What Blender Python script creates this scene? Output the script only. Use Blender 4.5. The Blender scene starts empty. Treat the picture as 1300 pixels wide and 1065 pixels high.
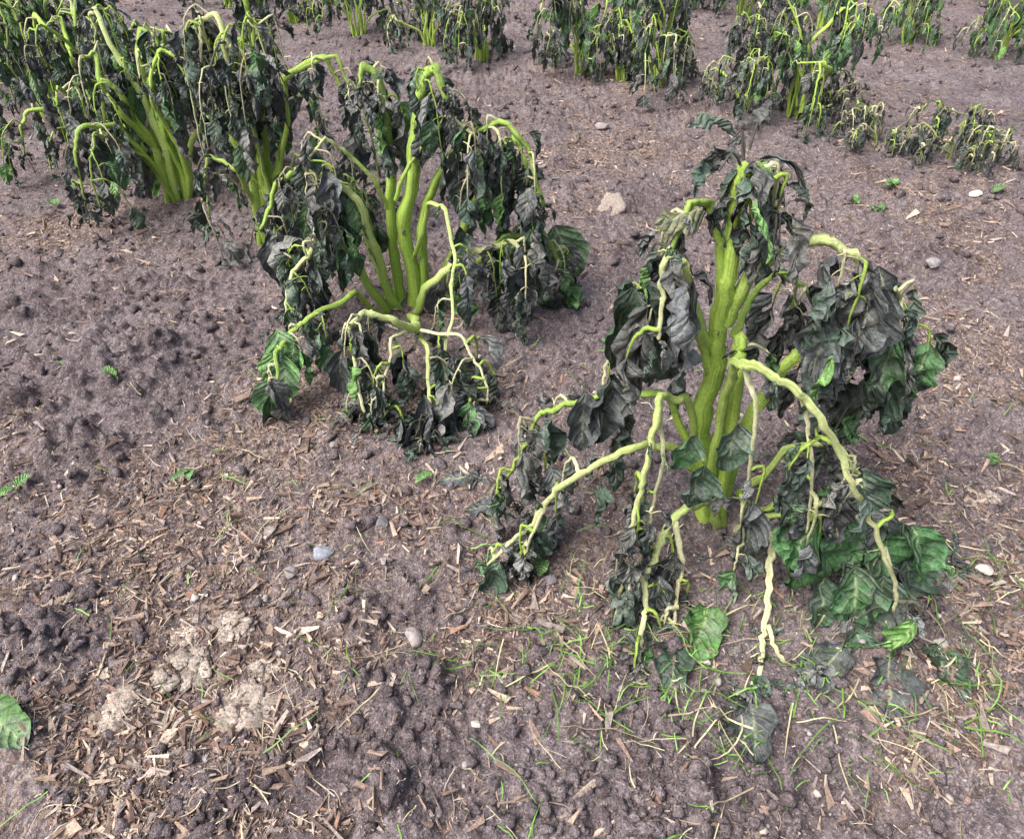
import bpy, bmesh, math
import numpy as np
from mathutils import Vector

rs = np.random.RandomState(7)
# ------------------------------------------------------------ numpy noise
PERM = rs.permutation(1024)
GA = rs.rand(1024)*2*np.pi
GX, GY = np.cos(GA), np.sin(GA)
R1, R2, R3 = rs.rand(1024), rs.rand(1024), rs.rand(1024)
def hsh(i, j, k=0):
    return PERM[(PERM[(i + k*57) & 1023] + j) & 1023]
def perlin(x, y, k=0):
    xi = np.floor(x).astype(int); yi = np.floor(y).astype(int)
    xf = x-xi; yf = y-yi
    u = xf*xf*xf*(xf*(xf*6-15)+10); v = yf*yf*yf*(yf*(yf*6-15)+10)
    def g(a, b):
        h = hsh(xi+a, yi+b, k)
        return GX[h]*(xf-a)+GY[h]*(yf-b)
    return (g(0,0)*(1-u)+g(1,0)*u)*(1-v)+(g(0,1)*(1-u)+g(1,1)*u)*v
def fbm(x, y, o=4, k=0):
    s = 0; a = 1
    for i in range(o):
        s = s+a*perlin(x, y, k+i); x = x*2.03+5.2; y = y*2.03+1.7; a *= .5
    return s
def lumps(x, y, cell, k=0, dens=.6):
    """angular clods on a jittered grid"""
    x = x/cell; y = y/cell
    xi = np.floor(x).astype(int); yi = np.floor(y).astype(int)
    out = np.zeros_like(x)
    for a in (-1,0,1):
        for b in (-1,0,1):
            h = hsh(xi+a, yi+b, k)
            cx = xi+a+R1[h]; cy = yi+b+R2[h]
            r = .2+.42*R3[h]; r = np.where(R3[(h*7+3) & 1023] < dens, r, 0.001)
            th = R1[(h*3+1) & 1023]*6.28
            dx, dy = x-cx, y-cy
            ex = dx*np.cos(th)+dy*np.sin(th); ey = (-dx*np.sin(th)+dy*np.cos(th))*1.35
            d2 = (np.maximum(ex*ex+ey*ey, (np.abs(ex)*.8+np.abs(ey)*.75)**2))/r**2
            out = np.maximum(out, np.where(d2 < 1, (np.maximum(0, 1-d2))**.6*r*(.8+.9*R2[(h*5+2) & 1023]*ex), 0))
    return out*cell
def ridge(x, y):
    n = .75*x+.66*y
    z = 0
    for c in (.92, 2.66, 4.45, 6.2, -.75):
        z = z+.035*np.exp(-((n-c)/.28)**2)
    return z
def blob(x, y, cx, cy, r):
    return np.exp(-((x-cx)**2+(y-cy)**2)/r**2)
def chipmask(x, y):
    m = .27+.70*fbm(x*1.6+3, y*1.6+9, 3, 11)+.65*fbm(x*9, y*9, 2, 13)
    for cx, cy, r, a in [(-.44,1.24,.22,.5),(-.58,.97,.2,.45),(-.40,.60,.25,.5),(-.70,.55,.25,.4),(.06,.72,.12,.5),(.75,.6,.25,.4),
                         (1.08,1.45,.2,.4),(.44,2.74,.5,.35),(-1.31,2.0,.2,.6),(-.05,1.2,.15,.3),(.05,.6,.12,.2),(-.6,.8,.2,.35),(.85,1.9,.3,.3)]:
        m = m+a*blob(x, y, cx, cy, r)
    for cx, cy, r, a in [(-.86,1.3,.18,.7),(-.69,.66,.10,.7),(-.82,1.15,.14,.4),(-.12,.5,.15,.2),(.95,1.05,.15,.3),(-.15,.75,.1,.2)]:
        m = m-a*blob(x, y, cx, cy, r)
    return np.clip(m, 0, 1)
def H0(x, y):
    return ridge(x, y)+.022*fbm(x*1.3, y*1.3, 2, 3)+.03*blob(x, y, -.69, .64, .10)+.03*blob(x, y, -.86, 1.3, .16)
def H(x, y):
    x = np.asarray(x, float); y = np.asarray(y, float)
    m = chipmask(x, y)
    dens = np.clip(1.25-m*1.0, .35, 1)
    z = H0(x, y)+.015*fbm(x*9, y*9, 5, 5)
    wx = x+.009*fbm(x*30, y*30, 2, 41); wy = y+.009*fbm(x*30+7, y*30, 2, 43)
    pm = np.clip(fbm(x*2.3, y*2.3, 2, 31)*1.6+.65, .2, 1)+blob(x, y, -.69, .64, .12)*1.0
    pm = pm+.9*blob(x, y, -.88, 1.2, .25)+.2*blob(x, y, -.1, .5, .2)+.4*blob(x, y, .95, 1.1, .2)+.4*blob(x, y, 1.0, .6, .15)
    z = z+dens*pm*(.75*lumps(wx, wy, .075, 1, .4)+.85*lumps(wx+.3, wy, .036, 2, .6))+.95*dens*lumps(wx, wy+.2, .018, 4, .75)
    return z+.0022*fbm(x*95, y*95, 2, 51)

# ------------------------------------------------------------ mesh helper
def make_mesh(name, V, F, mats, col=None, uv=None, mi=None, smooth=True, loc=(0,0,0), attrs=None):
    me = bpy.data.meshes.new(name)
    me.vertices.add(len(V)); me.vertices.foreach_set("co", np.asarray(V, np.float32).ravel())
    loops = np.concatenate([f.ravel() for f in F])
    tot = np.concatenate([np.full(len(f), f.shape[1]) for f in F])
    st = np.concatenate([[0], np.cumsum(tot)[:-1]])
    me.loops.add(len(loops)); me.loops.foreach_set("vertex_index", loops.astype(np.int32))
    me.polygons.add(len(tot)); me.polygons.foreach_set("loop_start", st.astype(np.int32))
    me.polygons.foreach_set("loop_total", tot.astype(np.int32))
    if mi is not None: me.polygons.foreach_set("material_index", mi.astype(np.int32))
    me.polygons.foreach_set("use_smooth", np.full(len(tot), smooth))
    me.update(calc_edges=True)
    if col is not None:
        a = me.color_attributes.new("Col", 'FLOAT_COLOR', 'POINT')
        a.data.foreach_set("color", np.hstack([col, np.ones((len(col),1))]).astype(np.float32).ravel())
    if uv is not None:
        l = me.uv_layers.new(name="UVMap"); l.data.foreach_set("uv", uv[loops].astype(np.float32).ravel())
    for k, v in (attrs or {}).items():
        a = me.attributes.new(k, 'FLOAT', 'POINT'); a.data.foreach_set("value", v.astype(np.float32))
    for m in mats: me.materials.append(m)
    me.validate()
    o = bpy.data.objects.new(name, me); bpy.context.collection.objects.link(o); o.location = loc
    return o

# ------------------------------------------------------------ materials
class NT:
    def __init__(s, name):
        s.m = bpy.data.materials.new(name); s.m.use_nodes = True; s.t = s.m.node_tree; s.t.nodes.clear()
        s.out = s.n('ShaderNodeOutputMaterial'); s.b = s.n('ShaderNodeBsdfPrincipled'); s.l(s.b.outputs[0], s.out.inputs[0])
    def n(s, ty, **k):
        a = s.t.nodes.new(ty)
        for q, v in k.items(): setattr(a, q, v)
        return a
    def l(s, a, b): s.t.links.new(a, b)
    def val(s, inp, v):
        if isinstance(v, bpy.types.NodeSocket): s.l(v, inp)
        else: inp.default_value = v
    def math(s, op, a, b=0, clamp=False):
        x = s.n('ShaderNodeMath', operation=op); x.use_clamp = clamp
        s.val(x.inputs[0], a); s.val(x.inputs[1], b); return x.outputs[0]
    def mix(s, f, a, b, bt='MIX'):
        x = s.n('ShaderNodeMix', data_type='RGBA', blend_type=bt)
        s.val(x.inputs[0], f)
        s.val(x.inputs[6], a if not isinstance(a, tuple) else (*a, 1)); s.val(x.inputs[7], b if not isinstance(b, tuple) else (*b, 1))
        return x.outputs[2]
    def noise(s, scale, detail=4, rough=.6, vec=None, col=False):
        x = s.n('ShaderNodeTexNoise'); x.inputs['Scale'].default_value = scale; x.inputs['Detail'].default_value = detail
        x.inputs['Roughness'].default_value = rough
        if vec is not None: s.l(vec, x.inputs['Vector'])
        return x.outputs[1 if col else 0]
    def ramp(s, f, stops):
        x = s.n('ShaderNodeValToRGB'); r = x.color_ramp
        while len(r.elements) < len(stops): r.elements.new(.5)
        for e, (p, c) in zip(r.elements, stops): e.position = p; e.color = (*c, 1) if isinstance(c, tuple) else (c, c, c, 1)
        s.l(f, x.inputs[0]); return x.outputs[0]
    def bump(s, h, strength, dist):
        x = s.n('ShaderNodeBump'); x.inputs['Strength'].default_value = strength; x.inputs['Distance'].default_value = dist
        s.l(h, x.inputs['Height'])
        return x.outputs[0]

def soil_mat(name, use_mask=True):
    k = NT(name)
    tc = k.n('ShaderNodeTexCoord').outputs['Object']
    n1 = k.noise(3.5, 6, .65, tc); n2 = k.noise(55, 5, .75, tc); n3 = k.noise(280, 3, .7, tc)
    c = k.ramp(n1, [(.3, (.180,.140,.146)), (.55, (.285,.234,.243)), (.75, (.385,.328,.334))])
    c = k.mix(1, c, k.ramp(n2, [(.3, .35), (.5, .95), (.7, 1.6)]), 'MULTIPLY')
    c = k.mix(1, c, k.ramp(n3, [(.32, .45), (.55, 1.0), (.72, 1.7)]), 'MULTIPLY')
    if use_mask:
        at = k.n('ShaderNodeAttribute', attribute_name='chip').outputs['Fac']
        vo = k.n('ShaderNodeTexVoronoi', feature='F1'); vo.inputs['Scale'].default_value = 190
        mp = k.n('ShaderNodeMapping'); mp.inputs['Scale'].default_value = (1, .55, 1); k.l(tc, mp.inputs[0])
        wv = k.n('ShaderNodeVectorMath', operation='ADD'); k.l(mp.outputs[0], wv.inputs[0])
        sc = k.n('ShaderNodeVectorMath', operation='SCALE'); k.l(k.noise(40, 2, .5, tc, True), sc.inputs[0]); sc.inputs['Scale'].default_value = .03
        k.l(sc.outputs[0], wv.inputs[1]); k.l(wv.outputs[0], vo.inputs['Vector'])
        sep = k.n('ShaderNodeSeparateColor'); k.l(vo.outputs['Color'], sep.inputs[0])
        cc = k.ramp(sep.outputs[0], [(.0, (.10,.062,.055)), (.35, (.20,.135,.11)), (.65, (.35,.25,.20)), (.9, (.55,.43,.34))])
        f = k.math('MULTIPLY', at, k.math('GREATER_THAN', k.math('ADD', sep.outputs[1], k.math('MULTIPLY', at, .5)), .8))
        c = k.mix(k.math('MULTIPLY', f, .9, True), c, cc)
        wh = k.n('ShaderNodeTexVoronoi', feature='F1'); wh.inputs['Scale'].default_value = 330; k.l(tc, wh.inputs['Vector'])
        s2 = k.n('ShaderNodeSeparateColor'); k.l(wh.outputs['Color'], s2.inputs[0])
        c = k.mix(k.math('MULTIPLY', k.math('GREATER_THAN', s2.outputs[0], .95), .65), c, (.55,.47,.43))
    k.l(c, k.b.inputs['Base Color']); k.b.inputs['Roughness'].default_value = .95
    k.b.inputs['Specular IOR Level'].default_value = .2
    h = k.math('ADD', k.math('MULTIPLY', n2, 1.0), k.math('MULTIPLY', n3, .35))
    k.l(k.bump(h, 1.0, .016), k.b.inputs['Normal'])
    return k.m

def vcol_mat(name, rough=.85, var=.5, scale=180, bump=.5, spec=.25):
    k = NT(name)
    tc = k.n('ShaderNodeTexCoord').outputs['Object']
    at = k.n('ShaderNodeAttribute', attribute_name='Col').outputs['Color']
    n = k.noise(scale, 4, .7, tc)
    c = k.mix(1, at, k.ramp(n, [(.3, 1-var), (.7, 1+var)]), 'MULTIPLY')
    k.l(c, k.b.inputs['Base Color']); k.b.inputs['Roughness'].default_value = rough
    k.b.inputs['Specular IOR Level'].default_value = spec
    k.l(k.bump(n, bump, .004), k.b.inputs['Normal'])
    return k.m

def leaf_mat():
    k = NT("wilted_leaf")
    at = k.n('ShaderNodeAttribute', attribute_name='Col').outputs['Color']
    uv = k.n('ShaderNodeUVMap', uv_map='UVMap').outputs[0]
    tc = k.n('ShaderNodeTexCoord').outputs['Object']
    sp = k.n('ShaderNodeSeparateXYZ'); k.l(uv, sp.inputs[0])
    w = k.math('ABSOLUTE', k.math('SUBTRACT', k.math('MULTIPLY', sp.outputs[1], 2), 1))
    wob = k.math('MULTIPLY', k.math('SUBTRACT', k.noise(30, 2, .5, tc), .5), .6)
    f = k.math('FRACT', k.math('ADD', k.math('SUBTRACT', k.math('MULTIPLY', sp.outputs[0], 6.5), k.math('MULTIPLY', w, 1.7)), wob))
    d = k.math('MINIMUM', f, k.math('SUBTRACT', 1, f))
    side = k.math('MULTIPLY', k.math('SUBTRACT', 1, k.math('DIVIDE', d, .08), True), k.math('SUBTRACT', .95, w, True))
    mid = k.math('SUBTRACT', 1, k.math('DIVIDE', w, .085), True)
    vein = k.math('MAXIMUM', mid, k.math('MULTIPLY', side, .8))
    n1 = k.noise(28, 4, .65, tc); n2 = k.noise(170, 4, .7, tc)
    c = k.mix(1, at, k.ramp(n1, [(.3, .5), (.5, .95), (.7, 1.7)]), 'MULTIPLY')
    c = k.mix(k.math('MULTIPLY', k.math('SUBTRACT', k.noise(19, 4, .65, tc), .48), 4.0, True), c, k.mix(.65, c, (.30,.315,.30)))
    c = k.mix(1, c, k.ramp(n2, [(.3, .55), (.7, 1.6)]), 'MULTIPLY')
    vc = k.mix(.75, at, (.62,.68,.38))
    c = k.mix(k.math('MULTIPLY', vein, .6), c, vc)
    k.l(c, k.b.inputs['Base Color'])
    k.l(k.ramp(n1, [(.3, .40), (.7, .66)]), k.b.inputs['Roughness'])
    k.b.inputs['Specular IOR Level'].default_value = .5
    hh = k.math('ADD', k.math('MULTIPLY', k.math('SINE', k.math('MULTIPLY', f, 3.14159)), .6), k.math('MULTIPLY', n2, 1.0))
    k.l(k.bump(hh, .9, .005), k.b.inputs['Normal'])
    return k.m

def stem_mat():
    k = NT("potato_stem")
    at = k.n('ShaderNodeAttribute', attribute_name='Col').outputs['Color']
    tc = k.n('ShaderNodeTexCoord').outputs['Object']
    uv = k.n('ShaderNodeUVMap', uv_map='UVMap').outputs[0]
    mp = k.n('ShaderNodeMapping'); mp.inputs['Scale'].default_value = (5, 22, 1); k.l(uv, mp.inputs[0])
    n1 = k.noise(34, 5, .7, tc); n2 = k.noise(1, 4, .7, mp.outputs[0]); n3 = k.noise(220, 3, .6, tc)
    c = k.mix(1, at, k.ramp(n2, [(.3, .6), (.5, 1.0), (.7, 1.2)]), 'MULTIPLY')
    c = k.mix(k.math('MULTIPLY', k.math('SUBTRACT', n1, .58), 8, True), c, k.mix(.65, c, (.08,.12,.03)))
    c = k.mix(1, c, k.ramp(n3, [(.3, .8), (.7, 1.15)]), 'MULTIPLY')
    k.l(c, k.b.inputs['Base Color']); k.b.inputs['Roughness'].default_value = .45
    k.b.inputs['Specular IOR Level'].default_value = .45
    k.l(k.bump(k.math('ADD', n2, k.math('MULTIPLY', n3, .4)), .8, .004), k.b.inputs['Normal'])
    return k.m

SOIL = soil_mat("soil"); CLOD = soil_mat("clod_soil", False)
CHIP = vcol_mat("wood_chip", .85, .45, 220, .5); STONE = vcol_mat("stone", .7, .35, 120, .4, .35)
GRASSM = vcol_mat("grass_blade", .55, .3, 90, .2, .4); DUNG = vcol_mat("dry_fibre", .95, .6, 260, 1.0, .1)
LEAF = leaf_mat(); STEM = stem_mat()

# ------------------------------------------------------------ ground
def axis(fine_lo, fine_hi, step, lo, hi, g=1.018):
    a = list(np.arange(fine_lo, fine_hi, step))
    s = step; v = fine_lo; left = []
    while v > lo: s *= g; v -= s; left.append(v)
    s = step; v = a[-1]; right = []
    while v < hi: s *= g; v += s; right.append(v)
    return np.array(left[::-1]+a+right)
xs = axis(-.95, 1.05, .0036, -60, 60, 1.018); ys = axis(.42, 1.6, .0036, -40, 80, 1.0115)
X, Y = np.meshgrid(xs, ys)
Z = H(X, Y)
nx, ny = len(xs), len(ys)
V = np.stack([X.ravel(), Y.ravel(), Z.ravel()], 1)
i = (np.arange(ny-1)[:, None]*nx+np.arange(nx-1)[None]).ravel()
F = np.stack([i, i+1, i+1+nx, i+nx], 1)
make_mesh("ground", V, [F], [SOIL], attrs={'chip': chipmask(X.ravel(), Y.ravel())})

# ------------------------------------------------------------ scatter helpers
def sample(n, power=1.0, mask=None, ymax=5.5):
    out = []
    tot = 0
    while tot < n:
        y = .38+(ymax-.38)*rs.rand(n*2)**(1.7*power)
        x = (rs.rand(n*2)-.5)*2*(.25+.82*y)
        if mask is not None:
            keep = rs.rand(n*2) < mask(x, y)
            x, y = x[keep], y[keep]
        out.append(np.stack([x, y], 1)); tot += len(x)
    return np.concatenate(out)[:n]
def rotm(yaw, pitch, roll):
    cy, sy, cp, sp, cr, sr = np.cos(yaw), np.sin(yaw), np.cos(pitch), np.sin(pitch), np.cos(roll), np.sin(roll)
    z = np.zeros_like(yaw); o = z+1
    Rz = np.stack([cy,-sy,z, sy,cy,z, z,z,o], 1).reshape(-1,3,3)
    Ry = np.stack([cp,z,sp, z,o,z, -sp,z,cp], 1).reshape(-1,3,3)
    Rx = np.stack([o,z,z, z,cr,-sr, z,sr,cr], 1).reshape(-1,3,3)
    return Rz@Ry@Rx

def chips():
    n = 40000
    p = sample(n, 1.0, lambda x, y: np.clip(chipmask(x, y)**1.3*1.1+.05, 0, 1))
    big = rs.rand(n)**4.8
    L = .0028+.025*big*(.5+.9*rs.rand(n)); W = L*(.12+.40*rs.rand(n)**1.3); T = .0004+.0012*rs.rand(n)
    L = L*(1+.12*p[:,1])/2; W = W*(1+.12*p[:,1])/2
    base = np.array([[-1,-.5,-1],[1,-.35,-1],[1.15,.2,-1],[-.9,.9,-1],[-1,-.5,1],[1,-.35,1],[1.15,.2,1],[-.9,.9,1]], float)
    B = base[None]*(1+.9*(rs.rand(n, 8, 3)-.5)*np.array([.6,1.1,0]))
    B = B*np.stack([L, W, T], 1)[:, None, :]
    B[..., 2] += (rs.randn(n)*.25*L)[:, None]*(B[..., 0]/L[:, None])**2
    R = rotm(rs.rand(n)*6.28, rs.randn(n)*.25, rs.randn(n)*.4)
    B = np.einsum('nij,nkj->nki', R, B)
    z = H(p[:,0], p[:,1])+T+.0005+.002*rs.rand(n)
    B += np.stack([p[:,0], p[:,1], z], 1)[:, None]
    pal = np.array([[.42,.31,.24],[.30,.215,.175],[.54,.43,.34],[.16,.11,.09],[.36,.30,.27],[.22,.15,.12],[.64,.54,.44],[.34,.21,.15]])
    c = pal[rs.choice(8, n, p=[.18,.2,.12,.13,.16,.11,.05,.05])]*(.6+.7*rs.rand(n, 1))
    f = np.array([[4,5,6,7],[0,1,5,4],[1,2,6,5],[2,3,7,6],[3,0,4,7]])
    F = (np.arange(n)[:, None, None]*8+f[None]).reshape(-1, 4)
    make_mesh("wood_chips", B.reshape(-1,3), [F], [CHIP], col=np.repeat(c, 8, 0), smooth=False)
chips()

def ico(sub):
    bm = bmesh.new(); bmesh.ops.create_icosphere(bm, subdivisions=sub, radius=1)
    v = np.array([q.co[:] for q in bm.verts]); f = np.array([[w.index for w in q.verts] for q in bm.faces]); bm.free(); return v, f
def rocks(name, pos, size, mat, cols, sub=2, rough=.25, flat=.7, sink=.3, ang=0, hlo=.5):
    v, f = ico(sub); n = len(pos)
    ph = rs.rand(n, 3, 3)*6.28; fr = 1.5+2.2*rs.rand(n, 3, 3)
    d = np.zeros((n, len(v)))
    for a in range(3):
        arg = (fr[:, a, None, :]*v[None]).sum(-1)+ph[:, a, 0][:, None]
        d += np.sin(arg*(1+a*.9))/(1+a*.5)
    B = v[None]*(1+rough*.5*d[..., None])
    if ang:
        q = rs.randn(n, ang, 3); q /= np.linalg.norm(q, axis=2, keepdims=True); h = hlo+.35*rs.rand(n, ang)
        dt = np.einsum('nvi,nki->nvk', B, q)
        sc_ = np.where(dt > h[:, None], h[:, None]/np.maximum(dt, 1e-6), 1).min(2)
        B = B*sc_[..., None]
    B = B*(1+rough*.3*rs.randn(n, len(v)))[..., None]
    sc = np.stack([1+.3*rs.randn(n)*.5, .8+.2*rs.rand(n), flat*(.8+.4*rs.rand(n))], 1)
    B = B*sc[:, None]*np.asarray(size)[:, None, None]
    R = rotm(rs.rand(n)*6.28, rs.randn(n)*.2, rs.randn(n)*.2)
    B = np.einsum('nij,nkj->nki', R, B)
    pos = np.asarray(pos); z = H(pos[:,0], pos[:,1])
    B += np.stack([pos[:,0], pos[:,1], z+np.asarray(size)*flat*(1-2*sink)*.6], 1)[:, None]
    F = (np.arange(n)[:, None, None]*len(v)+f[None]).reshape(-1, 3)
    return make_mesh(name, B.reshape(-1,3), [F], [mat], col=np.repeat(cols, len(v), 0), smooth=True)
n = 8000
pp = sample(n, 1.0, lambda x, y: np.clip(1.0-chipmask(x, y)*.7, 0.1, 1)*np.clip(.5+1.5*fbm(x*3, y*3, 2, 77), .1, 1)+blob(x, y, -.69, .64, .1)+blob(x, y, -.86, 1.3, .15)*.5)
sz = (.0018+.013*rs.rand(n)**4.5)*(1+.2*pp[:,1])
rocks("soil_clods", pp, sz, CLOD, np.ones((n,3))*.1, 2, .35, .8, .25, 8, .38)
n = 2600
pp = sample(n, .55); sz = .003+.016*rs.rand(n)**3.5
rocks("soil_clods", pp, sz*(.5+.35*pp[:,1].clip(0,3)), CLOD, np.ones((n,3))*.1, 2, .35, .75, .3, 8, .38)
n = 1000
pp = sample(n, 1.0); sz = .0015+.0055*rs.rand(n)**3
pc = np.array([[.40,.36,.34],[.27,.23,.23],[.48,.42,.37],[.30,.20,.17],[.22,.20,.22]])[rs.randint(0,5,n)]
rocks("gravel", pp, sz, STONE, pc, 2, .12, .7, .15, 5)
st = [(-.15,.65,.017,(.34,.29,.28)),(-.23,.88,.014,(.26,.24,.25)),(-.32,.82,.018,(.30,.32,.37)),(-.94,1.27,.016,(.30,.28,.28)),
      (1.14,1.79,.022,(.32,.30,.30)),(1.44,2.19,.024,(.65,.60,.54)),(.06,.75,.014,(.20,.17,.19)),(-.26,.79,.011,(.4,.36,.34)),(.62,.62,.013,(.45,.41,.36)),
      (.30,1.25,.012,(.36,.32,.3)),(-.35,1.08,.010,(.3,.27,.26)),(.35,2.9,.03,(.36,.32,.3)),(.98,1.3,.012,(.52,.46,.42)),(-.5,.72,.008,(.5,.45,.4)),
      (1.7,2.75,.03,(.45,.4,.38)),(-.05,.52,.008,(.55,.5,.45)),(.75,.75,.012,(.6,.55,.5)),(.8,2.2,.02,(.4,.36,.35)),(-.42,.86,.012,(.3,.25,.25)),(-.36,.77,.014,(.25,.22,.23))]
for a in st:
    rocks("stone", [a[:2]], [a[2]], STONE, np.array([a[3]]), 4, .06, .55, .1, 7)
rocks("large_soil_clod", [(.31,2.16)], [.058], DUNG, np.array([(.42,.35,.31)]), 4, .12, .65, .1, 6)
k = 70; a = rs.rand(k)*6.28; q = .09*np.sqrt(rs.rand(k))
rocks("crumbled_soil_heap", np.stack([-.69+np.cos(a)*q, .645+np.sin(a)*q], 1), .004+.020*rs.rand(k)**2.5, CLOD, np.ones((k,3))*.1, 3, .3, .7, .4, 8, .35)
def fl(x, y, r, k=55):
    a = rs.rand(k)*6.28; q = r*np.sqrt(rs.rand(k))*.8
    P = np.stack([x+np.cos(a)*q, y+np.sin(a)*q*.8], 1)
    rocks("dry_manure", P, r*(.14+.26*rs.rand(k)), DUNG, np.array([.50,.42,.36])*(.6+.6*rs.rand(k,1)), 3, .35, .32, .1, 5)
for x, y, r in [(-.37,.54,.045),(-.48,.60,.045),(-.43,.67,.035),(-.55,.54,.04),(-.50,.66,.022),(.86,.93,.025),(-.36,.60,.024)]: fl(x, y, r)

def blades(name, n, posf, Lr, Wr, pal, probs, lift=.012, kink=.9):
    p = posf(n); m = 7
    L = Lr[0]+(Lr[1]-Lr[0])*rs.rand(n)**1.8; W = Wr[0]+(Wr[1]-Wr[0])*rs.rand(n)
    a0 = rs.rand(n)*6.28; k = rs.randn(n)*kink
    t = np.linspace(0, 1, m)
    ang = a0[:, None]+k[:, None]*t[None]
    dx = np.cos(ang)*L[:, None]/m; dy = np.sin(ang)*L[:, None]/m
    cx = p[:, :1]+np.cumsum(dx, 1); cy = p[:, 1:]+np.cumsum(dy, 1)
    w = W[:, None]*np.sqrt(np.clip(1-t[None]**2, .01, 1))/2
    roll = rs.randn(n)[:, None]*.5
    hx, hy = -np.sin(ang)*w*np.cos(roll), np.cos(ang)*w*np.cos(roll)
    hz = H(cx, cy)+.0025+lift*rs.rand(n)[:, None]*np.sin(t*np.pi)[None]*2
    hz = np.maximum(hz, hz.mean(1, keepdims=True))
    dz = w*np.sin(roll)
    A = np.stack([cx+hx, cy+hy, hz+dz], -1); B = np.stack([cx-hx, cy-hy, hz-dz], -1)
    V = np.stack([A, B], 2).reshape(-1, 3)
    f = np.array([[2*j, 2*j+1, 2*j+3, 2*j+2] for j in range(m-1)])
    F = (np.arange(n)[:, None, None]*2*m+f[None]).reshape(-1, 4)
    c = np.array(pal)[rs.choice(len(pal), n, p=probs)]*(.7+.6*rs.rand(n, 1))
    make_mesh(name, V, [F], [GRASSM], col=np.repeat(c, 2*m, 0))
def around(cl):
    def f(n):
        w = np.array([c[3] for c in cl], float); w /= w.sum()
        ix = rs.choice(len(cl), n, p=w); c = np.array(cl)[ix]
        return np.stack([c[:,0]+rs.randn(n)*c[:,2], c[:,1]+rs.randn(n)*c[:,2]*.7], 1)
    return f
gp = around([(.3,.60,.13,5),(.55,.55,.12,3),(.75,.72,.15,2.5),(.1,.62,.12,2.5),(-.1,.95,.2,1),(-.35,1.0,.25,1.3),(.8,1.05,.25,1.5),(.2,1.3,.2,.6),(-.1,.55,.15,1.2),(-.6,.9,.3,.8),(1.2,2,.5,.7),(-.4,.6,.2,.6)])
G3 = [(.14,.30,.05),(.22,.40,.10),(.08,.17,.04),(.55,.50,.30),(.42,.36,.22)]
blades("grass_clippings", 760, gp, (.02,.12), (.0010,.0027), G3, [.30,.22,.15,.20,.13], .008, .5)
blades("straw", 1700, lambda n: sample(n, 1, lambda x, y: chipmask(x, y)+.12), (.010,.06), (.0006,.0017), [(.62,.54,.42),(.45,.36,.27),(.25,.18,.13)], [.4,.4,.2], .004)

# ------------------------------------------------------------ plants
def unit(v): return v/np.maximum(1e-9, np.linalg.norm(v, axis=-1, keepdims=True))
def catmull(P, k=6):
    P = np.asarray(P, float); Q = np.vstack([2*P[0]-P[1], P, 2*P[-1]-P[-2]]); out = []
    for i in range(1, len(Q)-2):
        for t in np.linspace(0, 1, k, endpoint=False):
            a, b, c, d = Q[i-1], Q[i], Q[i+1], Q[i+2]
            cr = .5*((2*b)+(-a+c)*t+(2*a-5*b+4*c-d)*t*t+(-a+3*b-3*c+d)*t**3)
            out.append(.55*cr+.45*(b+(c-b)*t))
    out.append(P[-1]); return np.array(out)

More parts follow.
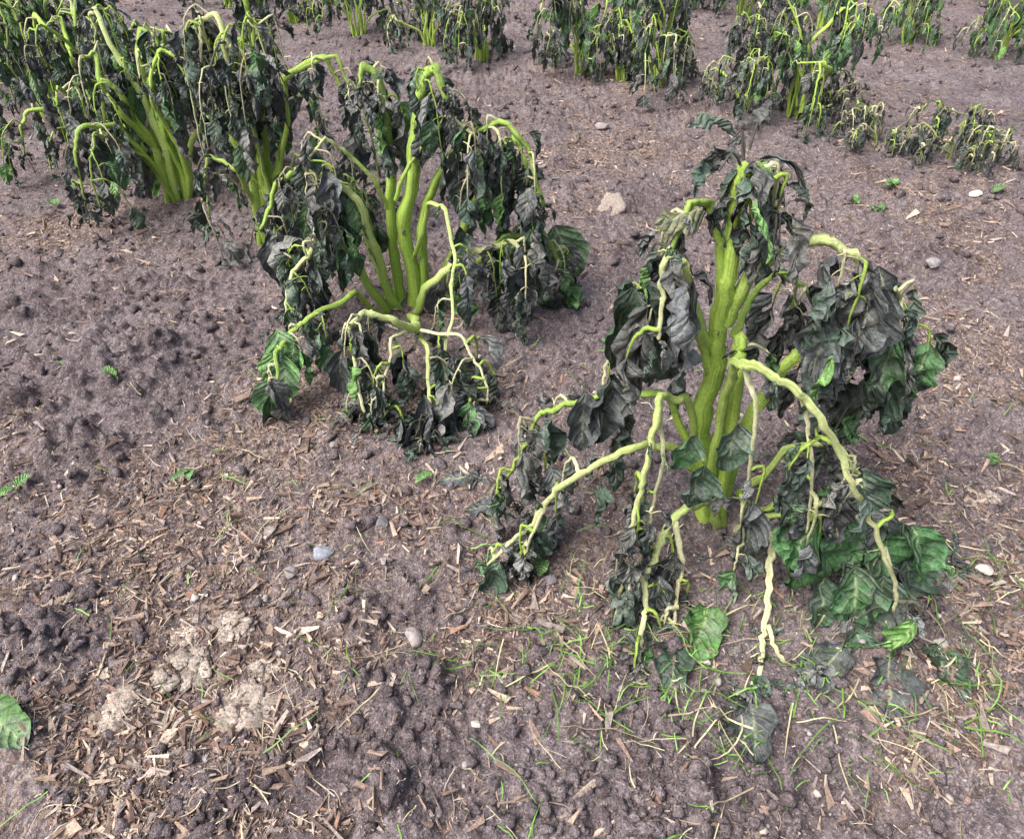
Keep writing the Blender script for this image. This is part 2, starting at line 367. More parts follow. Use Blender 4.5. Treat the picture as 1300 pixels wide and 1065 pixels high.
BRIGHT = (.47,.67,.12); MIDG = (.38,.56,.12); PALE = (.83,.82,.48); BROWNP = (.52,.46,.30); DARKST = (.15,.15,.11)
DULL = (.22,.28,.09)
LSC = 1.24
class Plant:
    def __init__(s, seed, n=10, m=6):
        s.r = np.random.RandomState(seed); s.V = []; s.C = []; s.U = []; s.F4 = []; s.F3 = []; s.M4 = []; s.nv = 0
        s.lv = []; s.n = n; s.m = m
    def tube(s, P, r0, r1, c0, c1, sides=8, k=6, bumpy=.1):
        P = catmull(P, k); n = len(P)
        P = P+s.r.randn(n, 3)*min(r0, .006)*.22
        T = unit(np.gradient(P, axis=0)); N = np.cross(T[0], [0.3,.9,.2]); N = unit(N); t = np.linspace(0, 1, n)
        rad = r0+(r1-r0)*t; rad = rad*(1+bumpy*s.r.randn(n)*.35)
        nodes = s.r.randint(1, max(2, n-1), max(1, n//7)); rad[nodes] *= 1.2
        a = np.arange(sides)/sides*2*np.pi; lob = 1+.15*np.cos(a*3+s.r.rand()*6)
        rings = []
        for i in range(n):
            N = N-T[i]*np.dot(N, T[i]); N = unit(N); B = np.cross(T[i], N)
            rings.append(P[i]+rad[i]*(np.cos(a)*lob)[:, None]*N+rad[i]*(np.sin(a)*lob)[:, None]*B)
        R = np.array(rings).reshape(-1, 3)
        R = np.vstack([R, P[-1]+T[-1]*r1])
        col = np.array(c0)[None]*(1-t[:, None])+np.array(c1)[None]*t[:, None]
        col = np.repeat(col, sides, 0); col = np.vstack([col, col[-1:]])
        uv = np.stack([np.repeat(t*n*.02, sides), np.tile(a/6.28, n)], 1); uv = np.vstack([uv, [[0,0]]])
        i = np.arange(n-1)[:, None]*sides+np.arange(sides)[None]; j = np.arange(n-1)[:, None]*sides+((np.arange(sides)+1) % sides)[None]
        F = np.stack([i, j, j+sides, i+sides], -1).reshape(-1, 4)+s.nv
        e = (n-1)*sides; tip = n*sides
        F3 = np.array([[e+q, e+(q+1) % sides, tip] for q in range(sides)])+s.nv
        s.V.append(R); s.C.append(col); s.U.append(uv); s.F4.append(F); s.M4.append(np.zeros(len(F))); s.F3.append(F3); s.nv += len(R)
        return P
    def leaf(s, p, d, L, W, col, fold=.5, curl=.5, crump=.2, twist=0., droop=1.5, side=None):
        if side is None:
            q = s.r.randn(3); side = np.cross(d, q)
        s.lv.append((*p, *d, *side, L, W, *col, fold, curl, crump, twist, droop))
    def leafcol(s, frost):
        r = s.r.rand()
        if r < frost*.45: c = np.array([.105,.113,.118])*(.5+1.0*s.r.rand())
        elif r < frost: c = np.array([.068,.106,.080])*(.5+1.1*s.r.rand())
        elif r < frost+.7*(1-frost): c = np.array([.07,.160,.06])*(.7+.7*s.r.rand())
        else: c = np.array([.16,.32,.09])*(.8+.5*s.r.rand())
        return tuple(c)
    def compound(s, p, out, length, ls, frost, nl=2, shr=.5):
        """wilted compound leaf: petiole bends over and the leaflets dangle"""
        r = s.r; p = np.asarray(p, float); out = unit(np.asarray(out, float))
        a = r.randn(3)*.18*length; a[2] *= .3
        P = [p, p+out*length*.3+np.array([0,0,.04*length]), p+out*length*.45+np.array([0,0,-.3*length])+a*.6,
             p+out*length*.5+np.array([0,0,-.95*length])+a]
        cc = [BRIGHT, PALE, BROWNP, DARKST][r.choice(4, p=[.38,.40,.14,.08])]
        Q = s.tube(P, .0032*(.7+.6*r.rand()), .0013, cc, cc, 5, 4)
        for j in range(nl):
            t = .35+.6*(j+.5)/nl; q = Q[int(t*(len(Q)-1))]
            for sg in (-1, 1):
                if r.rand() < .28: continue
                o2 = unit(np.array([out[1]*sg, -out[0]*sg, -.3])+r.randn(3)*.5)
                l = ls*(.6+.5*r.rand()); pl = .008+.012*r.rand()
                e = q+o2*pl
                s.tube([q, (q+e)/2+np.array([0,0,.002]), e], .0012, .0009, cc, cc, 4, 2)
                s.rleaf(e, o2, l, frost, shr)
        s.rleaf(Q[-1], unit(Q[-1]-Q[-2]), ls*(1+.3*r.rand()), frost, shr)
    def rleaf(s, p, d, l, frost, shr=.5):
        r = s.r; k = np.clip(shr+r.randn()*.25, 0, 1); l = l*LSC*1.08; d = unit(np.asarray(d)+np.array([0,0,-.7]))
        if r.rand() < .12+.38*shr:
            c = np.array([.17,.17,.16])*(.4+.9*r.rand()) if r.rand() < .6 else np.array(s.leafcol(frost))
            s.leaf(p, d, l*(.8+.5*r.rand()), l*(.34+.12*r.rand()), tuple(c), 1.0+.4*r.rand(), 2.0, .34, r.randn()*2.5, 3.4)
            return
        s.leaf(p, d, l, l*(.58-.16*k), s.leafcol(frost), fold=.3+1.0*k*r.rand()+.1, curl=(.2+1.9*k)*(1 if r.rand() < .6 else -1),
               crump=.12+.22*k, twist=r.randn()*(.5+1.2*k), droop=4.0+2*r.rand())
    def apex(s, p, sc, nn, frost=.95):
        r = s.r
        for j in range(nn):
            o = unit(r.randn(3)+np.array([0,0,.3])); q = p+o*sc*.25*r.rand()
            if r.rand() < .4:
                e = q+o*sc*.5; s.tube([q, (q+e)/2+[0,0,.01], e+[0,0,-.02]], .0018, .001, DARKST, (.12,.12,.10), 4, 3); q = e+np.array([0,0,-.02])
            c = np.array([.17,.17,.165])*(.35+1.0*r.rand()) if r.rand() < .65 else np.array(s.leafcol(frost))
            s.leaf(q, o, sc*(.4+.7*r.rand()), sc*.30, tuple(c), .8+.6*r.rand(), 2.4*(r.rand()-.2), .34, r.randn()*2.4, 2.8)
    def stem(s, P, r0, r1, c0, c1, ncomp=0, t0=.5, ls=.07, cl=.1, frost=.8, ap=0, shr=.5, nl=2, asc=.06, kink=.007):
        P = np.asarray(P, float); r = s.r
        if r0 < .0095: r0 *= .8; r1 *= .8
        if kink:
            N = [P[0]]
            for a, b in zip(P[:-1], P[1:]):
                l = np.linalg.norm(b-a)
                N.append((a+b)/2+r.randn(3)*min(kink, .05*l)); N.append(b)
            P = np.array(N)
        Q = s.tube(P, r0, r1, c0, c1, 10, 4); n = len(Q)
        ncomp = int(round(ncomp*1.3))
        for j in range(ncomp):
            t = t0+(1-t0)*(j+.3+.5*r.rand())/ncomp; i = min(n-1, int(t*(n-1)))
            a = r.rand()*6.28; T = unit(Q[min(n-1, i+1)]-Q[max(0, i-1)])
            o = np.array([math.cos(a), math.sin(a), .15]); o = o-.6*T*np.dot(o, T)
            s.compound(Q[i], o, cl*(.6+.8*r.rand()), ls*(.75+.45*r.rand()), frost, nl, shr)
        for j in range(int(len(P)*.35)):
            i = r.randint(n//4, n); s.leaf(Q[i], unit(r.randn(3)), .02+.02*r.rand(), .014, s.leafcol(.7), .6, 1., .25, r.randn(), 2)
        if ap: s.apex(Q[-1], asc, ap)
        return Q
    def finish(s, name, base, ground=None):
        n, m = s.n, s.m
        A = np.array(s.lv); N = len(A)
        p = A[:, :3].copy(); d = unit(A[:, 3:6]); sd = A[:, 6:9]
        sd = unit(sd-d*(sd*d).sum(1, keepdims=True)); L, W = A[:, 9], A[:, 10]; col = A[:, 11:14]
        fold, curl, crump, twist, droop = A[:, 14:19].T
        r = s.r; v = np.linspace(-1, 1, m+1); us = np.linspace(0, 1, n+1)
        wf = us**.6*(1-us)**.85; wf = wf/wf.max(); wf[0] = .06; wf[-1] = .02
        g = np.array([0,0,-1.])
        ph = r.rand(N, 6)*6.28; rows = []; bend = unit(r.randn(N, 3))
        for i, u in enumerate(us):
            if i:
                d = unit(d+g*(droop/n)[:, None]*.9+bend*(.9*crump/n*6)[:, None]*math.sin(u*5)*.45)
                sd = unit(sd-d*(sd*d).sum(1, keepdims=True)); Nn = np.cross(d, sd)
                ta = (twist/n)[:, None]; sd = sd*np.cos(ta)+Nn*np.sin(ta)
                p = p+d*(L/n)[:, None]
            Nn = np.cross(d, sd)
            w = (W*.5*wf[i])[:, None]*np.ones((1, m+1)); av = np.abs(v)[None]
            jag = 1+.05*np.sin(u*19+ph[:, 4:5])*(av > .9)
            ang = fold[:, None]+curl[:, None]*av*.8
            x = np.sign(v)[None]*w*av*np.cos(ang)*jag; z = w*av*np.sin(ang)
            cr = (crump*W)[:, None]*np.minimum(1, wf[i]*1.3)
            z = z+cr*(.45*np.sin(u*9+ph[:, :1]+v[None]*2.5)+.35*np.sin(u*17+ph[:, 1:2]-v[None]*4)+.35*av*np.sin(u*26+ph[:, 2:3]+np.sign(v)[None]*1.7))
            x = x+cr*.32*av*np.sin(u*12+ph[:, 3:4]+v[None]*3)
            rows.append(p[:, None]+x[..., None]*sd[:, None]+z[..., None]*Nn[:, None])
        G = np.stack(rows, 1)
        K = (n+1)*(m+1)
        off = (.002+.006*r.rand(N))[:, None]
        zz = G[..., 2].reshape(N, -1)
        gz = ground(G[..., 0].ravel(), G[..., 1].ravel()).reshape(N, -1) if ground else np.zeros_like(zz)
        G[..., 2] = np.maximum(zz, gz+off).reshape(N, n+1, m+1)
        LV = G.reshape(-1, 3)
        uv = np.stack(np.broadcast_arrays(us[:, None], (v*.5+.5)[None]), -1).reshape(-1, 2); uv = np.tile(uv, (N, 1))
        i0 = (np.arange(n)[:, None]*(m+1)+np.arange(m)[None]).ravel()
        f = np.stack([i0, i0+1, i0+m+2, i0+m+1], 1)
        F = (np.arange(N)[:, None, None]*K+f[None]).reshape(-1, 4)+s.nv
        TV = np.concatenate(s.V)
        gz = ground(TV[:, 0], TV[:, 1]) if ground else np.zeros(len(TV))
        nearbase = np.hypot(TV[:, 0]-base[0], TV[:, 1]-base[1]) < .06
        TV[:, 2] = np.where(nearbase, TV[:, 2], np.maximum(TV[:, 2], gz+.002))
        Vv = np.vstack([TV, LV])-np.array([base[0], base[1], base[2]])
        C = np.vstack([np.concatenate(s.C), np.repeat(col, K, 0)]); U = np.vstack([np.concatenate(s.U), uv])
        F3 = np.concatenate(s.F3)
        mi = np.concatenate([*s.M4, np.ones(len(F)), np.zeros(len(F3))])
        return make_mesh(name, Vv, [np.concatenate([*s.F4, F]), F3], [STEM, LEAF], col=C, uv=U, mi=mi, loc=base)
cm = lambda L: np.array(L, float)/100

# ---- near plant
b = Plant(3, 14, 8)
S = b.stem
S(cm([(33,87,-3),(31,88,17),(30,88,34),(29,88,43),(29,88,53),(28,88,60),(28,87,65)]), .0165, .008, BRIGHT, BRIGHT, 2, .85, .045, .05, .95, 18, .8, 1, .085)
S(cm([(28,87,62),(29,86,66),(31,85,65),(32,85,60)]), .006, .002, MIDG, DARKST, 2, .3, .05, .05, .95, 8, .9, 1, .05)
S(cm([(36,86,-3),(33,84,21),(32,84,37),(32,86,41)]), .012, .009, BRIGHT, BRIGHT, 1, .6, .05)
S(cm([(30,88,44),(27,88,55),(25,88,60),(22,86,61),(21,85,58),(20,84,54)]), .008, .003, BRIGHT, MIDG, 2, .6, .06, .05, .9, 4, .7, 1)
S(cm([(30,88,42),(32,87,51),(36,86,55),(40,85,56.5),(43.5,84,55),(45.5,83,49),(45.5,82,42)]), .0098, .003, BRIGHT, PALE, 4, .55, .07, .08, .85, 5, .7, 2)
S(cm([(34,87,-2),(37,88,25),(41,90,33),(47,92,37),(52,92,39),(55,90,35),(58,88,26)]), .012, .004, BRIGHT, BRIGHT, 5, .5, .075, .09, .85, 4, .7, 2)
S(cm([(33,86,5),(30,82,33),(29,79,42),(31,75,44),(35,72,43),(39,69,39),(43,67,32),(48,65,24),(52,64,17),(54,63,10)]), .0092, .003, BRIGHT, PALE, 4, .55, .06, .07, .85, 4, .8, 1)
S(cm([(30,78,42.5),(32,76,38),(33,75,29),(34,75,17),(35,75,8)]), .005, .002, PALE, PALE, 2, .5, .05, .06, .8, 3, .7, 1)
S(cm([(35,72,43),(38,71,36),(40,70,28),(41,69,20)]), .004, .002, PALE, PALE, 2, .5, .05, .06, .8, 3, .7, 1)
S(cm([(32,86,15),(25,82,33),(20,78,37),(19,75,31),(18,73,24),(17,71,17),(17,70,9),(16,68,2)]), .0078, .003, BRIGHT, PALE, 4, .5, .05, .05, .9, 4, .9, 1)
S(cm([(20,78,37),(21,75,28),(20,73,18),(19,71,10)]), .0045, .002, PALE, BROWNP, 3, .4, .045, .04, .9, 4, .9, 1)
S(cm([(31,86,12),(25,84,22),(18,81,25),(11,79,22),(5,78,16),(0,77,9),(-4,76,4)]), .0085, .003, BRIGHT, PALE, 5, .4, .055, .06, .85, 4, .8, 1)
S(cm([(5,78,16),(3,76,11),(2,75,6)]), .004, .002, PALE, BROWNP, 2, .4, .05, .05, .9, 4, .8, 1)
S(cm([(31,88,14),(24,89,28),(17,90,28),(10,90,26),(4,89,24),(1,87,17),(-2,86,11)]), .0085, .003, BRIGHT, MIDG, 4, .35, .065, .08, .85, 4, .65, 2)
S(cm([(30,88,32),(25,90,46),(23,92,50),(20,93,47),(17,93,42),(15,92,34),(14,91,27)]), .007, .0025, MIDG, PALE, 4, .35, .075, .07, .75, 3, .5, 1)
S(cm([(36,86,0),(32,83,11),(27,79,14),(23,75,12),(20,71,8),(20,67,4),(19,62,2)]), .0094, .004, BRIGHT, PALE, 4, .45, .05, .05, .9, 5, .9, 1)
S(cm([(25,77,13),(26,73,9),(25,69,4),(24,65,1)]), .006, .0025, PALE, BROWNP, 2, .4, .05, .05, .9, 3, .9, 1)
S(cm([(38,86,0),(39,80,9),(41,77,9),(39,70,6),(37,64,3),(35,58,1),(30,53,1)]), .0094, .003, PALE, PALE, 3, .6, .05, .04, .9, 4, .9, 1)
S(cm([(38,65,4),(39,61,2),(42,58,1)]), .005, .002, PALE, BROWNP, 1, .5, .06, .04, .95, 3)
S(cm([(37,87,2),(45,83,8),(49,80,14),(53,76,13),(55,72,8),(56,68,2)]), .008, .003, BRIGHT, PALE, 5, .4, .08, .06, .65, 3, .45, 2)
S(cm([(38,88,1),(48,86,9),(56,83,10),(63,79,6),(71,78,2)]), .008, .003, BRIGHT, BROWNP, 6, .35, .075, .05, .7, 4, .6, 2)
S(cm([(38,88,8),(44,88,18),(50,85,22),(56,82,16),(58,80,8)]), .007, .003, BRIGHT, PALE, 4, .35, .075, .07, .75, 4, .6, 2)
S(cm([(32,89,39),(35,92,45),(38,94,47),(43,95,44),(46,95,39)]), .0065, .003, BRIGHT, MIDG, 3, .4, .06, .07, .85, 4, .7, 2)
S(cm([(45.5,83,49),(50,84,50),(54,86,46),(56,88,40)]), .0045, .002, PALE, MIDG, 3, .3, .065, .07, .9, 6, .7, 2)
S(cm([(30,88,32),(26,86,42),(22,83,54),(19,82,56),(19,81,51),(19,80,45)]), .007, .003, BRIGHT, PALE, 3, .5, .07, .06, .9, 4, .8, 1)
BK=(.085,.097,.100); DG=(.07,.125,.08); GR=(.065,.17,.06); LG=(.12,.27,.07)
for p, d, L, W, c, fo, cu, cr, sdv in [
    ((47,71,22),(-.2,-.3,-1),.12,.105,GR,.2,.3,.12,(1,.2,0)),((44,72,19),(-.5,-.3,-.6),.09,.085,GR,.25,.3,.12,(.6,-.6,.3)),((52,70,18),(.5,-.3,-1),.10,.08,GR,.3,-.3,.15,(1,.2,0)),
    ((43,73,16),(-.1,-.5,-1),.11,.09,GR,.25,.4,.14,(1,.3,.1)),((49,68,14),(.3,-.4,-1),.11,.09,GR,.25,.4,.14,(1,-.2,.1)),((53,67,13),(.1,-.4,-1),.11,.085,DG,.25,.5,.14,(1,.3,.1)),
    ((56,70,20),(.5,-.3,-.8),.10,.08,GR,.25,.5,.14,(1,.5,.1)),((46,69,10),(-.2,-.6,-.6),.09,.075,DG,.2,.4,.14,(1,.3,.1)),((59,72,10),(.4,-.4,-.8),.10,.08,DG,.2,.4,.14,(1,.3,.1)),
    ((50,76,25),(.4,-.1,-1),.10,.08,DG,.25,.4,.14,(1,.2,.1)),((41,75,22),(-.1,-.4,-1),.10,.07,DG,.25,.4,.14,(1,.1,0)),
    ((49,73,24),(.1,-.4,-1),.10,.08,DG,.3,.4,.15,(1,.2,.2)),((58,74,16),(.1,-.2,-1),.11,.075,DG,.4,.4,.2,(1,.3,0)),
    ((35,75,20),(.1,-.1,-1),.12,.065,BK,.3,.6,.16,(1,.1,0)),((31,77,33),(-.2,-.2,-1),.08,.065,DG,.25,.4,.14,(1,.1,0)),((28,78,24),(-.3,-.2,-1),.08,.07,DG,.25,.4,.14,(1,.1,0)),
    ((26,78,30),(-.5,-.1,-.6),.07,.055,GR,.25,.4,.14,(1,.1,0)),((23,84,52),(-.1,0,-1),.15,.08,BK,.6,1.1,.28,(1,.1,0)),((17,90,47),(-.3,0,-1),.15,.085,DG,.3,.5,.14,(1,.1,0)),
    ((20,88,46),(-.1,-.1,-1),.14,.085,DG,.3,.5,.13,(1,.2,0)),((15,88,32),(-.2,0,-1),.13,.08,BK,.25,.6,.15,(1,.1,0)),((11,88,30),(0,0,-1),.12,.07,BK,.3,.6,.15,(1,.1,0)),((46,83,54),(.2,-.1,-1),.15,.08,BK,.45,.9,.22,(1,.3,0)),
    ((45,82,47),(-.4,0,-1),.12,.06,BK,.4,.7,.2,(1,.1,0)),((52,88,42),(.1,-.1,-1),.16,.08,BK,.45,.9,.2,(1,.1,0)),((55,88,38),(.2,-.1,-1),.14,.075,DG,.45,.8,.2,(1,.1,0)),
    ((50,90,50),(.1,0,-1),.13,.07,BK,.6,.9,.3,(1,.1,0)),((24,86,60),(-1,-.2,.1),.07,.055,(.16,.17,.08),.2,.5,.15,(.1,1,.3)),
    ((50,64,6),(.2,-.4,-1),.10,.075,DG,.2,.3,.1,(1,.2,0)),((54,60,2.5),(-.3,-1,0),.10,.075,BK,.1,.2,.08,(1,-.3,.1)),((48,62,2),(-.7,-.7,0),.09,.07,BK,.1,.2,.08,(1,-.6,.1)),
    ((33,54,2),(-.1,-1,0),.09,.07,BK,.1,.2,.08,(1,-.1,0)),((24,63,2),(-.2,-1,0),.08,.065,DG,.1,.2,.08,(1,-.1,0)),((30,69,2.5),(-.4,-1,0),.10,.075,LG,.15,.2,.06,(1,-.4,0)),
    ((6,87,3),(-.2,-1,0),.085,.075,DG,.1,.2,.08,(1,-.1,0)),((-1,91,2),(-1,-.1,0),.08,.06,BK,.1,.2,.08,(.1,1,0)),((-6,98,2),(-1,-.2,0),.08,.06,BK,.15,.2,.1,(.2,1,0)),
    ((2,78,8),(-.3,-.2,-1),.09,.055,BK,.3,.5,.2,(1,.1,0)),((-2,76,5),(-.5,-.4,-1),.08,.055,DG,.3,.5,.2,(1,.1,0)),((22,70,9),(0,-.2,-1),.09,.05,BK,.3,.5,.2,(1,.1,0)),((60,62,3),(.3,-1,0),.09,.07,DG,.2,.3,.1,(1,.2,0))]:
    if d[2] == 0: cr += .13; cu += .5; c = tuple(np.array(c)*.8)
    b.leaf(np.array(p)/100, d, L, W, c, fo, cu, cr, b.r.randn()*.25, 1.2 if d[2] < -.2 else .3, np.array(sdv, float))
b.finish("potato_plant", (.335,.87,0), H)

# ---- second plant
b = Plant(11, 11, 7)
K = dict(ls=.070, cl=.10, frost=.85)
def S2(P, r0, r1, c0, c1, n, t0, ap=6, **k):
    kk = dict(K); kk.update(k); b.stem(cm(P), r0*.78, r1, c0, c1, n, t0, ap=ap, **kk)
S2([(-25,156,-2),(-24,156,15),(-22,156,33),(-20,156,46),(-17,156,57),(-15,154,59),(-13,152,53)], .023,.006,BRIGHT,MIDG,4,.6,14)
S2([(-27,157,-2),(-28,158,18),(-27,160,35),(-27,162,46),(-28,163,54),(-31,162,57),(-32,160,52)], .017,.005,BRIGHT,MIDG,4,.55,14)
S2([(-23,156,-1),(-21,156,21),(-15,157,37),(-8,157,45),(-2,157,47),(4,156,41),(7,153,30)], .015,.004,BRIGHT,MIDG,6,.5,8)
S2([(-21,157,-2),(-14,160,15),(-7,164,29),(-4,166,38),(1,166,40),(4,164,31)], .015,.004,BRIGHT,MIDG,6,.5,8)
S2([(-25,155,0),(-22,142,8),(-20,130,13),(-23.6,125,18.6),(-29,124,21),(-32,122,18.7),(-31,118,13),(-29.6,113,5)], .013,.003,BRIGHT,PALE,6,.5,6,ls=.07,cl=.06,nl=1)
S2([(-22,140,8),(-16.6,120,15.5),(-16.2,113,7),(-16.5,108,2)], .008,.003,BRIGHT,PALE,6,.4,6,ls=.085,cl=.06)
S2([(-20,130,13),(-10,122,17),(-6,117,12),(-5,114,6)], .006,.002,PALE,PALE,5,.4,6,ls=.08,cl=.07)
S2([(-20,130,13),(-24,122,16),(-25,116,11),(-25,112,5)], .006,.002,PALE,PALE,5,.4,6,ls=.08,cl=.07)
S2([(-23,155,16),(-18,150,32),(-14,145,33),(-11.8,138,24.8),(-12.2,130,16.3),(-14.2,122,8),(-15,115,3)], .008,.003,BRIGHT,PALE,5,.4,4,cl=.06,nl=1)
S2([(-28,156,-1),(-33,156,21),(-38,156,33),(-45,155,38),(-51,153,35),(-55,150,26)], .015,.004,BRIGHT,MIDG,6,.4,8)
S2([(-29,154,-1),(-34.2,140,16),(-39.7,130,17.3),(-44.5,125,15.8),(-46.9,120,13.5),(-46.8,115,7.5)], .010,.004,BRIGHT,MIDG,5,.4,3,frost=.5,shr=.25,nl=1,cl=.05)
S2([(-29,154,0),(-36,148,22),(-41,143,26),(-46,138,22),(-48,134,14)], .013,.003,BRIGHT,PALE,5,.45,5)
S2([(-24,158,-1),(-12,162,8),(-2,164,17),(7,162,20),(12,160,11)], .013,.004,BRIGHT,MIDG,6,.4,5,frost=.7)
S2([(-27,155,0),(-30,150,18),(-32,147,33),(-37,146,39),(-40,144,33),(-42,142,23)], .013,.004,BRIGHT,PALE,4,.5,8)
S2([(-26,156,30),(-18,154,44),(-13,152,50),(-7,150,46),(-6,149,38)], .008,.003,BRIGHT,PALE,5,.5,6)
S2([(-28,156,28),(-34,152,42),(-38,150,46),(-42,148,42),(-43,146,34)], .008,.002,BRIGHT,PALE,4,.5,6)
S2([(-26,155,0),(-20,148,12),(-8,147,22),(0,148,24),(5,147,18)], .013,.004,BRIGHT,PALE,6,.35,4,frost=.8)
for p, d, L, W, c, fo, cu, cr, sdv in [((10,164,20),(.4,-.1,-.6),.15,.12,(.17,.27,.15),.15,.2,.06,(1,0,.4)),((-47,124,17),(.3,-.2,-1),.11,.08,(.15,.32,.1),.2,.3,.1,(1,0,.3)),
    ((-46,121,13),(.1,-.3,-1),.10,.075,(.14,.3,.1),.2,.3,.1,(1,0,.3)),((-48,118,9),(-.2,-.3,-1),.09,.08,(.15,.28,.12),.2,.3,.1,(1,0,0)),((-17,112,10),(.1,-.2,-1),.15,.06,BK,.4,.5,.15,(1,0,0)),
    ((-14,118,14),(.3,-.1,-1),.15,.07,DG,.4,.5,.15,(1,0,0)),((-28,118,14),(.1,-.1,-1),.13,.07,BK,.4,.6,.15,(1,0,0)),((4,150,26),(.1,-.1,-1),.17,.09,DG,.3,.5,.15,(1,0,0)),
    ((-1,151,24),(0,-.1,-1),.17,.08,GR,.3,.5,.15,(1,0,0)),((-53,150,26),(0,-.1,-1),.15,.07,BK,.4,.6,.2,(1,0,0)),((-42,140,24),(0,-.1,-1),.16,.07,BK,.4,.6,.2,(1,0,0))]:
    b.leaf(np.array(p)/100, d, L, W, c, fo, cu, cr, b.r.randn()*.3, 1.0, np.array(sdv, float))
b.finish("potato_plant", (-.25,1.56,0), H)

# ---- other plants of the rows
def rplant(seed, hgt=.45, nst=9, spread=.28, frost=.8, ls=.065, n=7, m=5, dens=4, r=.010, shr=.55, up=2, nl=2):
    b = Plant(seed, n, m); R = b.r
    for i in range(nst):
        a = i*2.4+R.randn()*.35; ca, sa = math.cos(a), math.sin(a); o = .05*R.rand()
        if i < up:
            q = .5*spread*R.rand(); h = hgt*(.85+.25*R.rand()); e = R.randn(4)*.035
            P = [(ca*o, sa*o, -.02), (ca*q*.4, sa*q*.4, h*.35), (ca*q*.7+e[0], sa*q*.7+e[1], h*.7), (ca*q+e[2], sa*q+e[3], h), (ca*(q+.04)+e[2], sa*(q+.04)+e[3], h*.97), (ca*(q+.06)+e[2], sa*(q+.06)+e[3], h*.82)]
            t0 = .4
        else:
            q = spread*(.5+.7*R.rand()); h = hgt*(.35+.55*R.rand()); e = R.randn(2)*.03
            P = [(ca*o, sa*o, -.02), (ca*q*.25, sa*q*.25, h*.5), (ca*q*.55+e[0], sa*q*.55+e[1], h*.88), (ca*q*.85, sa*q*.85, h), (ca*q*1.0, sa*q, h*.8), (ca*q*1.08, sa*q*1.08, h*.35)]
            t0 = .3
        rr = r*(.5+.6*R.rand()); c1 = [MIDG, PALE, BRIGHT][R.randint(3)]
        big = hgt > .3
        b.stem(P, rr, .0025, BRIGHT if big else DULL, c1 if big else (BROWNP if i % 2 else DARKST), dens, t0, ls, .10*hgt/.45, frost, 7, shr, nl, .06*max(.6, hgt/.45), .012)
    return b
def zg(x, y): return float(H0(np.array([x]), np.array([y]))[0])
def place(b, x, y, rot=0):
    o = b.finish("potato_plant", (0,0,0)); o.location = (x, y, zg(x, y)); o.rotation_euler[2] = rot; return o
place(rplant(21, .58, 14, .27, .88, .064, 9, 6, 3, .012, .65, 8), -.68, 1.93)
place(rplant(22, .50, 13, .25, .68, .074, 9, 6, 3, .012, .5, 6), -1.04, 2.2)
place(rplant(23, .50, 13, .28, .68, .07, 8, 6, 3, .012, .55, 6), -1.42, 2.62)
place(rplant(24, .50, 12, .28, .65, .07, 7, 5, 4, .012, .5, 5), -1.85, 3.02)
place(rplant(25, .50, 12, .30, .65, .07, 7, 5, 4, .012, .5, 5), -2.3, 3.5)
place(rplant(31, .20, 11, .17, .9, .032, 6, 4, 4, .005, .85, 1, 1), 1.52, 2.46)
place(rplant(32, .17, 9, .15, .95, .03, 6, 4, 4, .005, .9, 1, 1), 1.30, 2.58)
place(rplant(33, .17, 8, .12, .95, .03, 6, 4, 4, .004, .9, 1, 1), 1.22, 2.98)
protos = [rplant(41+i, .40+.05*(i % 3), 11, .23, [.85,.72,.8,.25,.3][i], .064, 7, 5, 3, .010, [.6,.5,.6,.12,.2][i], 5).finish("potato_plant", (0,0,0)) for i in range(5)]
spots = [(.92,3.0,0),(.62,3.32,2),(.32,3.5,1),(-.14,3.75,0),(-.82,4.3,1),(-.42,4.05,2),(-1.25,4.65,0),(-1.75,5.1,2),(1.12,2.95,1),
         (2.35,3.8,3),(2.02,4.1,4),(1.70,4.45,3),(1.35,4.75,1),(1.0,5.05,4),(.65,5.35,3),(.3,5.65,2),(-.1,6.0,1),(2.75,3.4,4),(-2.7,3.95,0),(-3.1,4.4,1),
         (-.5,6.4,0),(-2.1,5.6,3),(3.1,5.2,3),(2.6,5.6,4),(2.1,6.1,1),(1.6,6.5,0),(1.1,7.0,2),(3.1,2.95,3),(3.5,4.8,1),(.48,3.4,0)]
used = set()
for j, (x, y, k) in enumerate(spots):
    if k in used:
        o = bpy.data.objects.new("potato_plant", protos[k].data); bpy.context.collection.objects.link(o)
    else:
        o = protos[k]; used.add(k)
    o.location = (x, y, zg(x, y)); o.rotation_euler[2] = j*1.9; s_ = .82+.22*((j*37) % 10)/10
    if j in (9, 10, 17): s_ *= .8
    if j in (4, 5, 6, 7): s_ *= .85
    if j > 28: s_ *= .75
    o.scale = (s_, s_, s_)

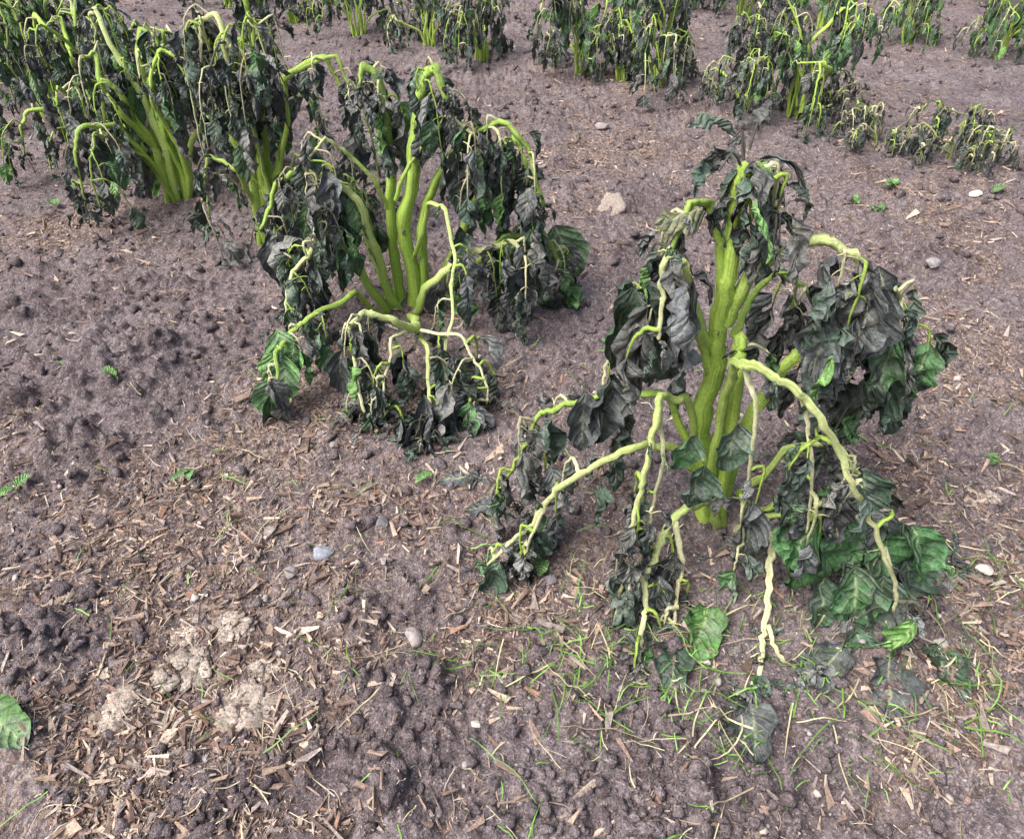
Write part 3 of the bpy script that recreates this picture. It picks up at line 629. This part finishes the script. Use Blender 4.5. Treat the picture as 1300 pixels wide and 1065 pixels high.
def sprout(name, x, y, leaves, col=(.15,.31,.09)):
    b = Plant(int(abs(x*1000+y*77)), 8, 6); z = float(H(np.array([x]), np.array([y]))[0])
    b.tube([(x, y, z-.01), (x, y, z+.005), (x+.004, y, z+.012)], .0015, .001, MIDG, MIDG, 5, 3)
    for k in range(leaves):
        a = b.r.rand()*6.28
        b.leaf((x, y, z+.012), (math.cos(a), math.sin(a), .5), .022+.026*b.r.rand(), .016+.018*b.r.rand(), np.array(col)*(.8+.5*b.r.rand()), .15, .3, .08, 0, .8, np.array([-math.sin(a), math.cos(a), .1]))
    b.finish(name, (x, y, z), H)
for x, y, k in [(-1.42,2.28,4),(-1.42,2.16,3),(1.13,2.14,5),(1.23,2.28,4),(1.08,2.2,3),(-.83,1.24,2),(-.9,.95,2),(.9,1.0,2),(-.6,1.0,2),(.15,1.55,3),(.98,1.6,2),(-.15,1.0,1),(1.5,2.2,2),(.05,.78,2)]:
    sprout("weed_seedling", x, y, k)
b = Plant(5, 12, 8); z = float(H(np.array([-.70]), np.array([.52]))[0])
b.leaf((-.715,.525,z+.02), (.8,-.5,.1), .09, .07, (.10,.21,.06), .25, .4, .12, 0, .5, np.array([.5,.8,.1])); b.tube([(-.76,.545,z+.01),(-.735,.535,z+.02),(-.715,.525,z+.02)], .003, .002, PALE, PALE)
b.finish("fallen_leaf", (-.715,.525,z), H)

# ------------------------------------------------------------ light / camera
w = bpy.data.worlds.new("World"); bpy.context.scene.world = w; w.use_nodes = True
nt = w.node_tree; bg = nt.nodes['Background']; sky = nt.nodes.new('ShaderNodeTexSky'); sky.sky_type = 'NISHITA'; sky.sun_disc = False
sky.sun_elevation = math.radians(56); sky.sun_rotation = math.radians(-120); sky.dust_density = 5; sky.air_density = 1.0
nt.links.new(sky.outputs[0], bg.inputs[0]); bg.inputs[1].default_value = .15
sd = bpy.data.lights.new("sun", 'SUN'); sd.energy = 5.0; sd.angle = math.radians(45); sd.color = (1,.97,.93)
so = bpy.data.objects.new("sun", sd); bpy.context.collection.objects.link(so)
az = math.radians(-120); el = math.radians(56)
dv = Vector((math.sin(az)*math.cos(el), math.cos(az)*math.cos(el), math.sin(el)))
so.rotation_euler = dv.to_track_quat('Z', 'Y').to_euler()
cam = bpy.data.cameras.new("camera"); cam.sensor_width = 36; cam.lens = 36*946/1300; cam.shift_y = -.0346; cam.clip_start = .05; cam.clip_end = 500
co = bpy.data.objects.new("camera", cam); co.location = (0,0,1); co.rotation_euler = (math.radians(52), 0, 0); bpy.context.collection.objects.link(co)
sc = bpy.context.scene; sc.camera = co
sc.view_settings.view_transform = 'Standard'; sc.view_settings.look = 'None'; sc.view_settings.exposure = 0
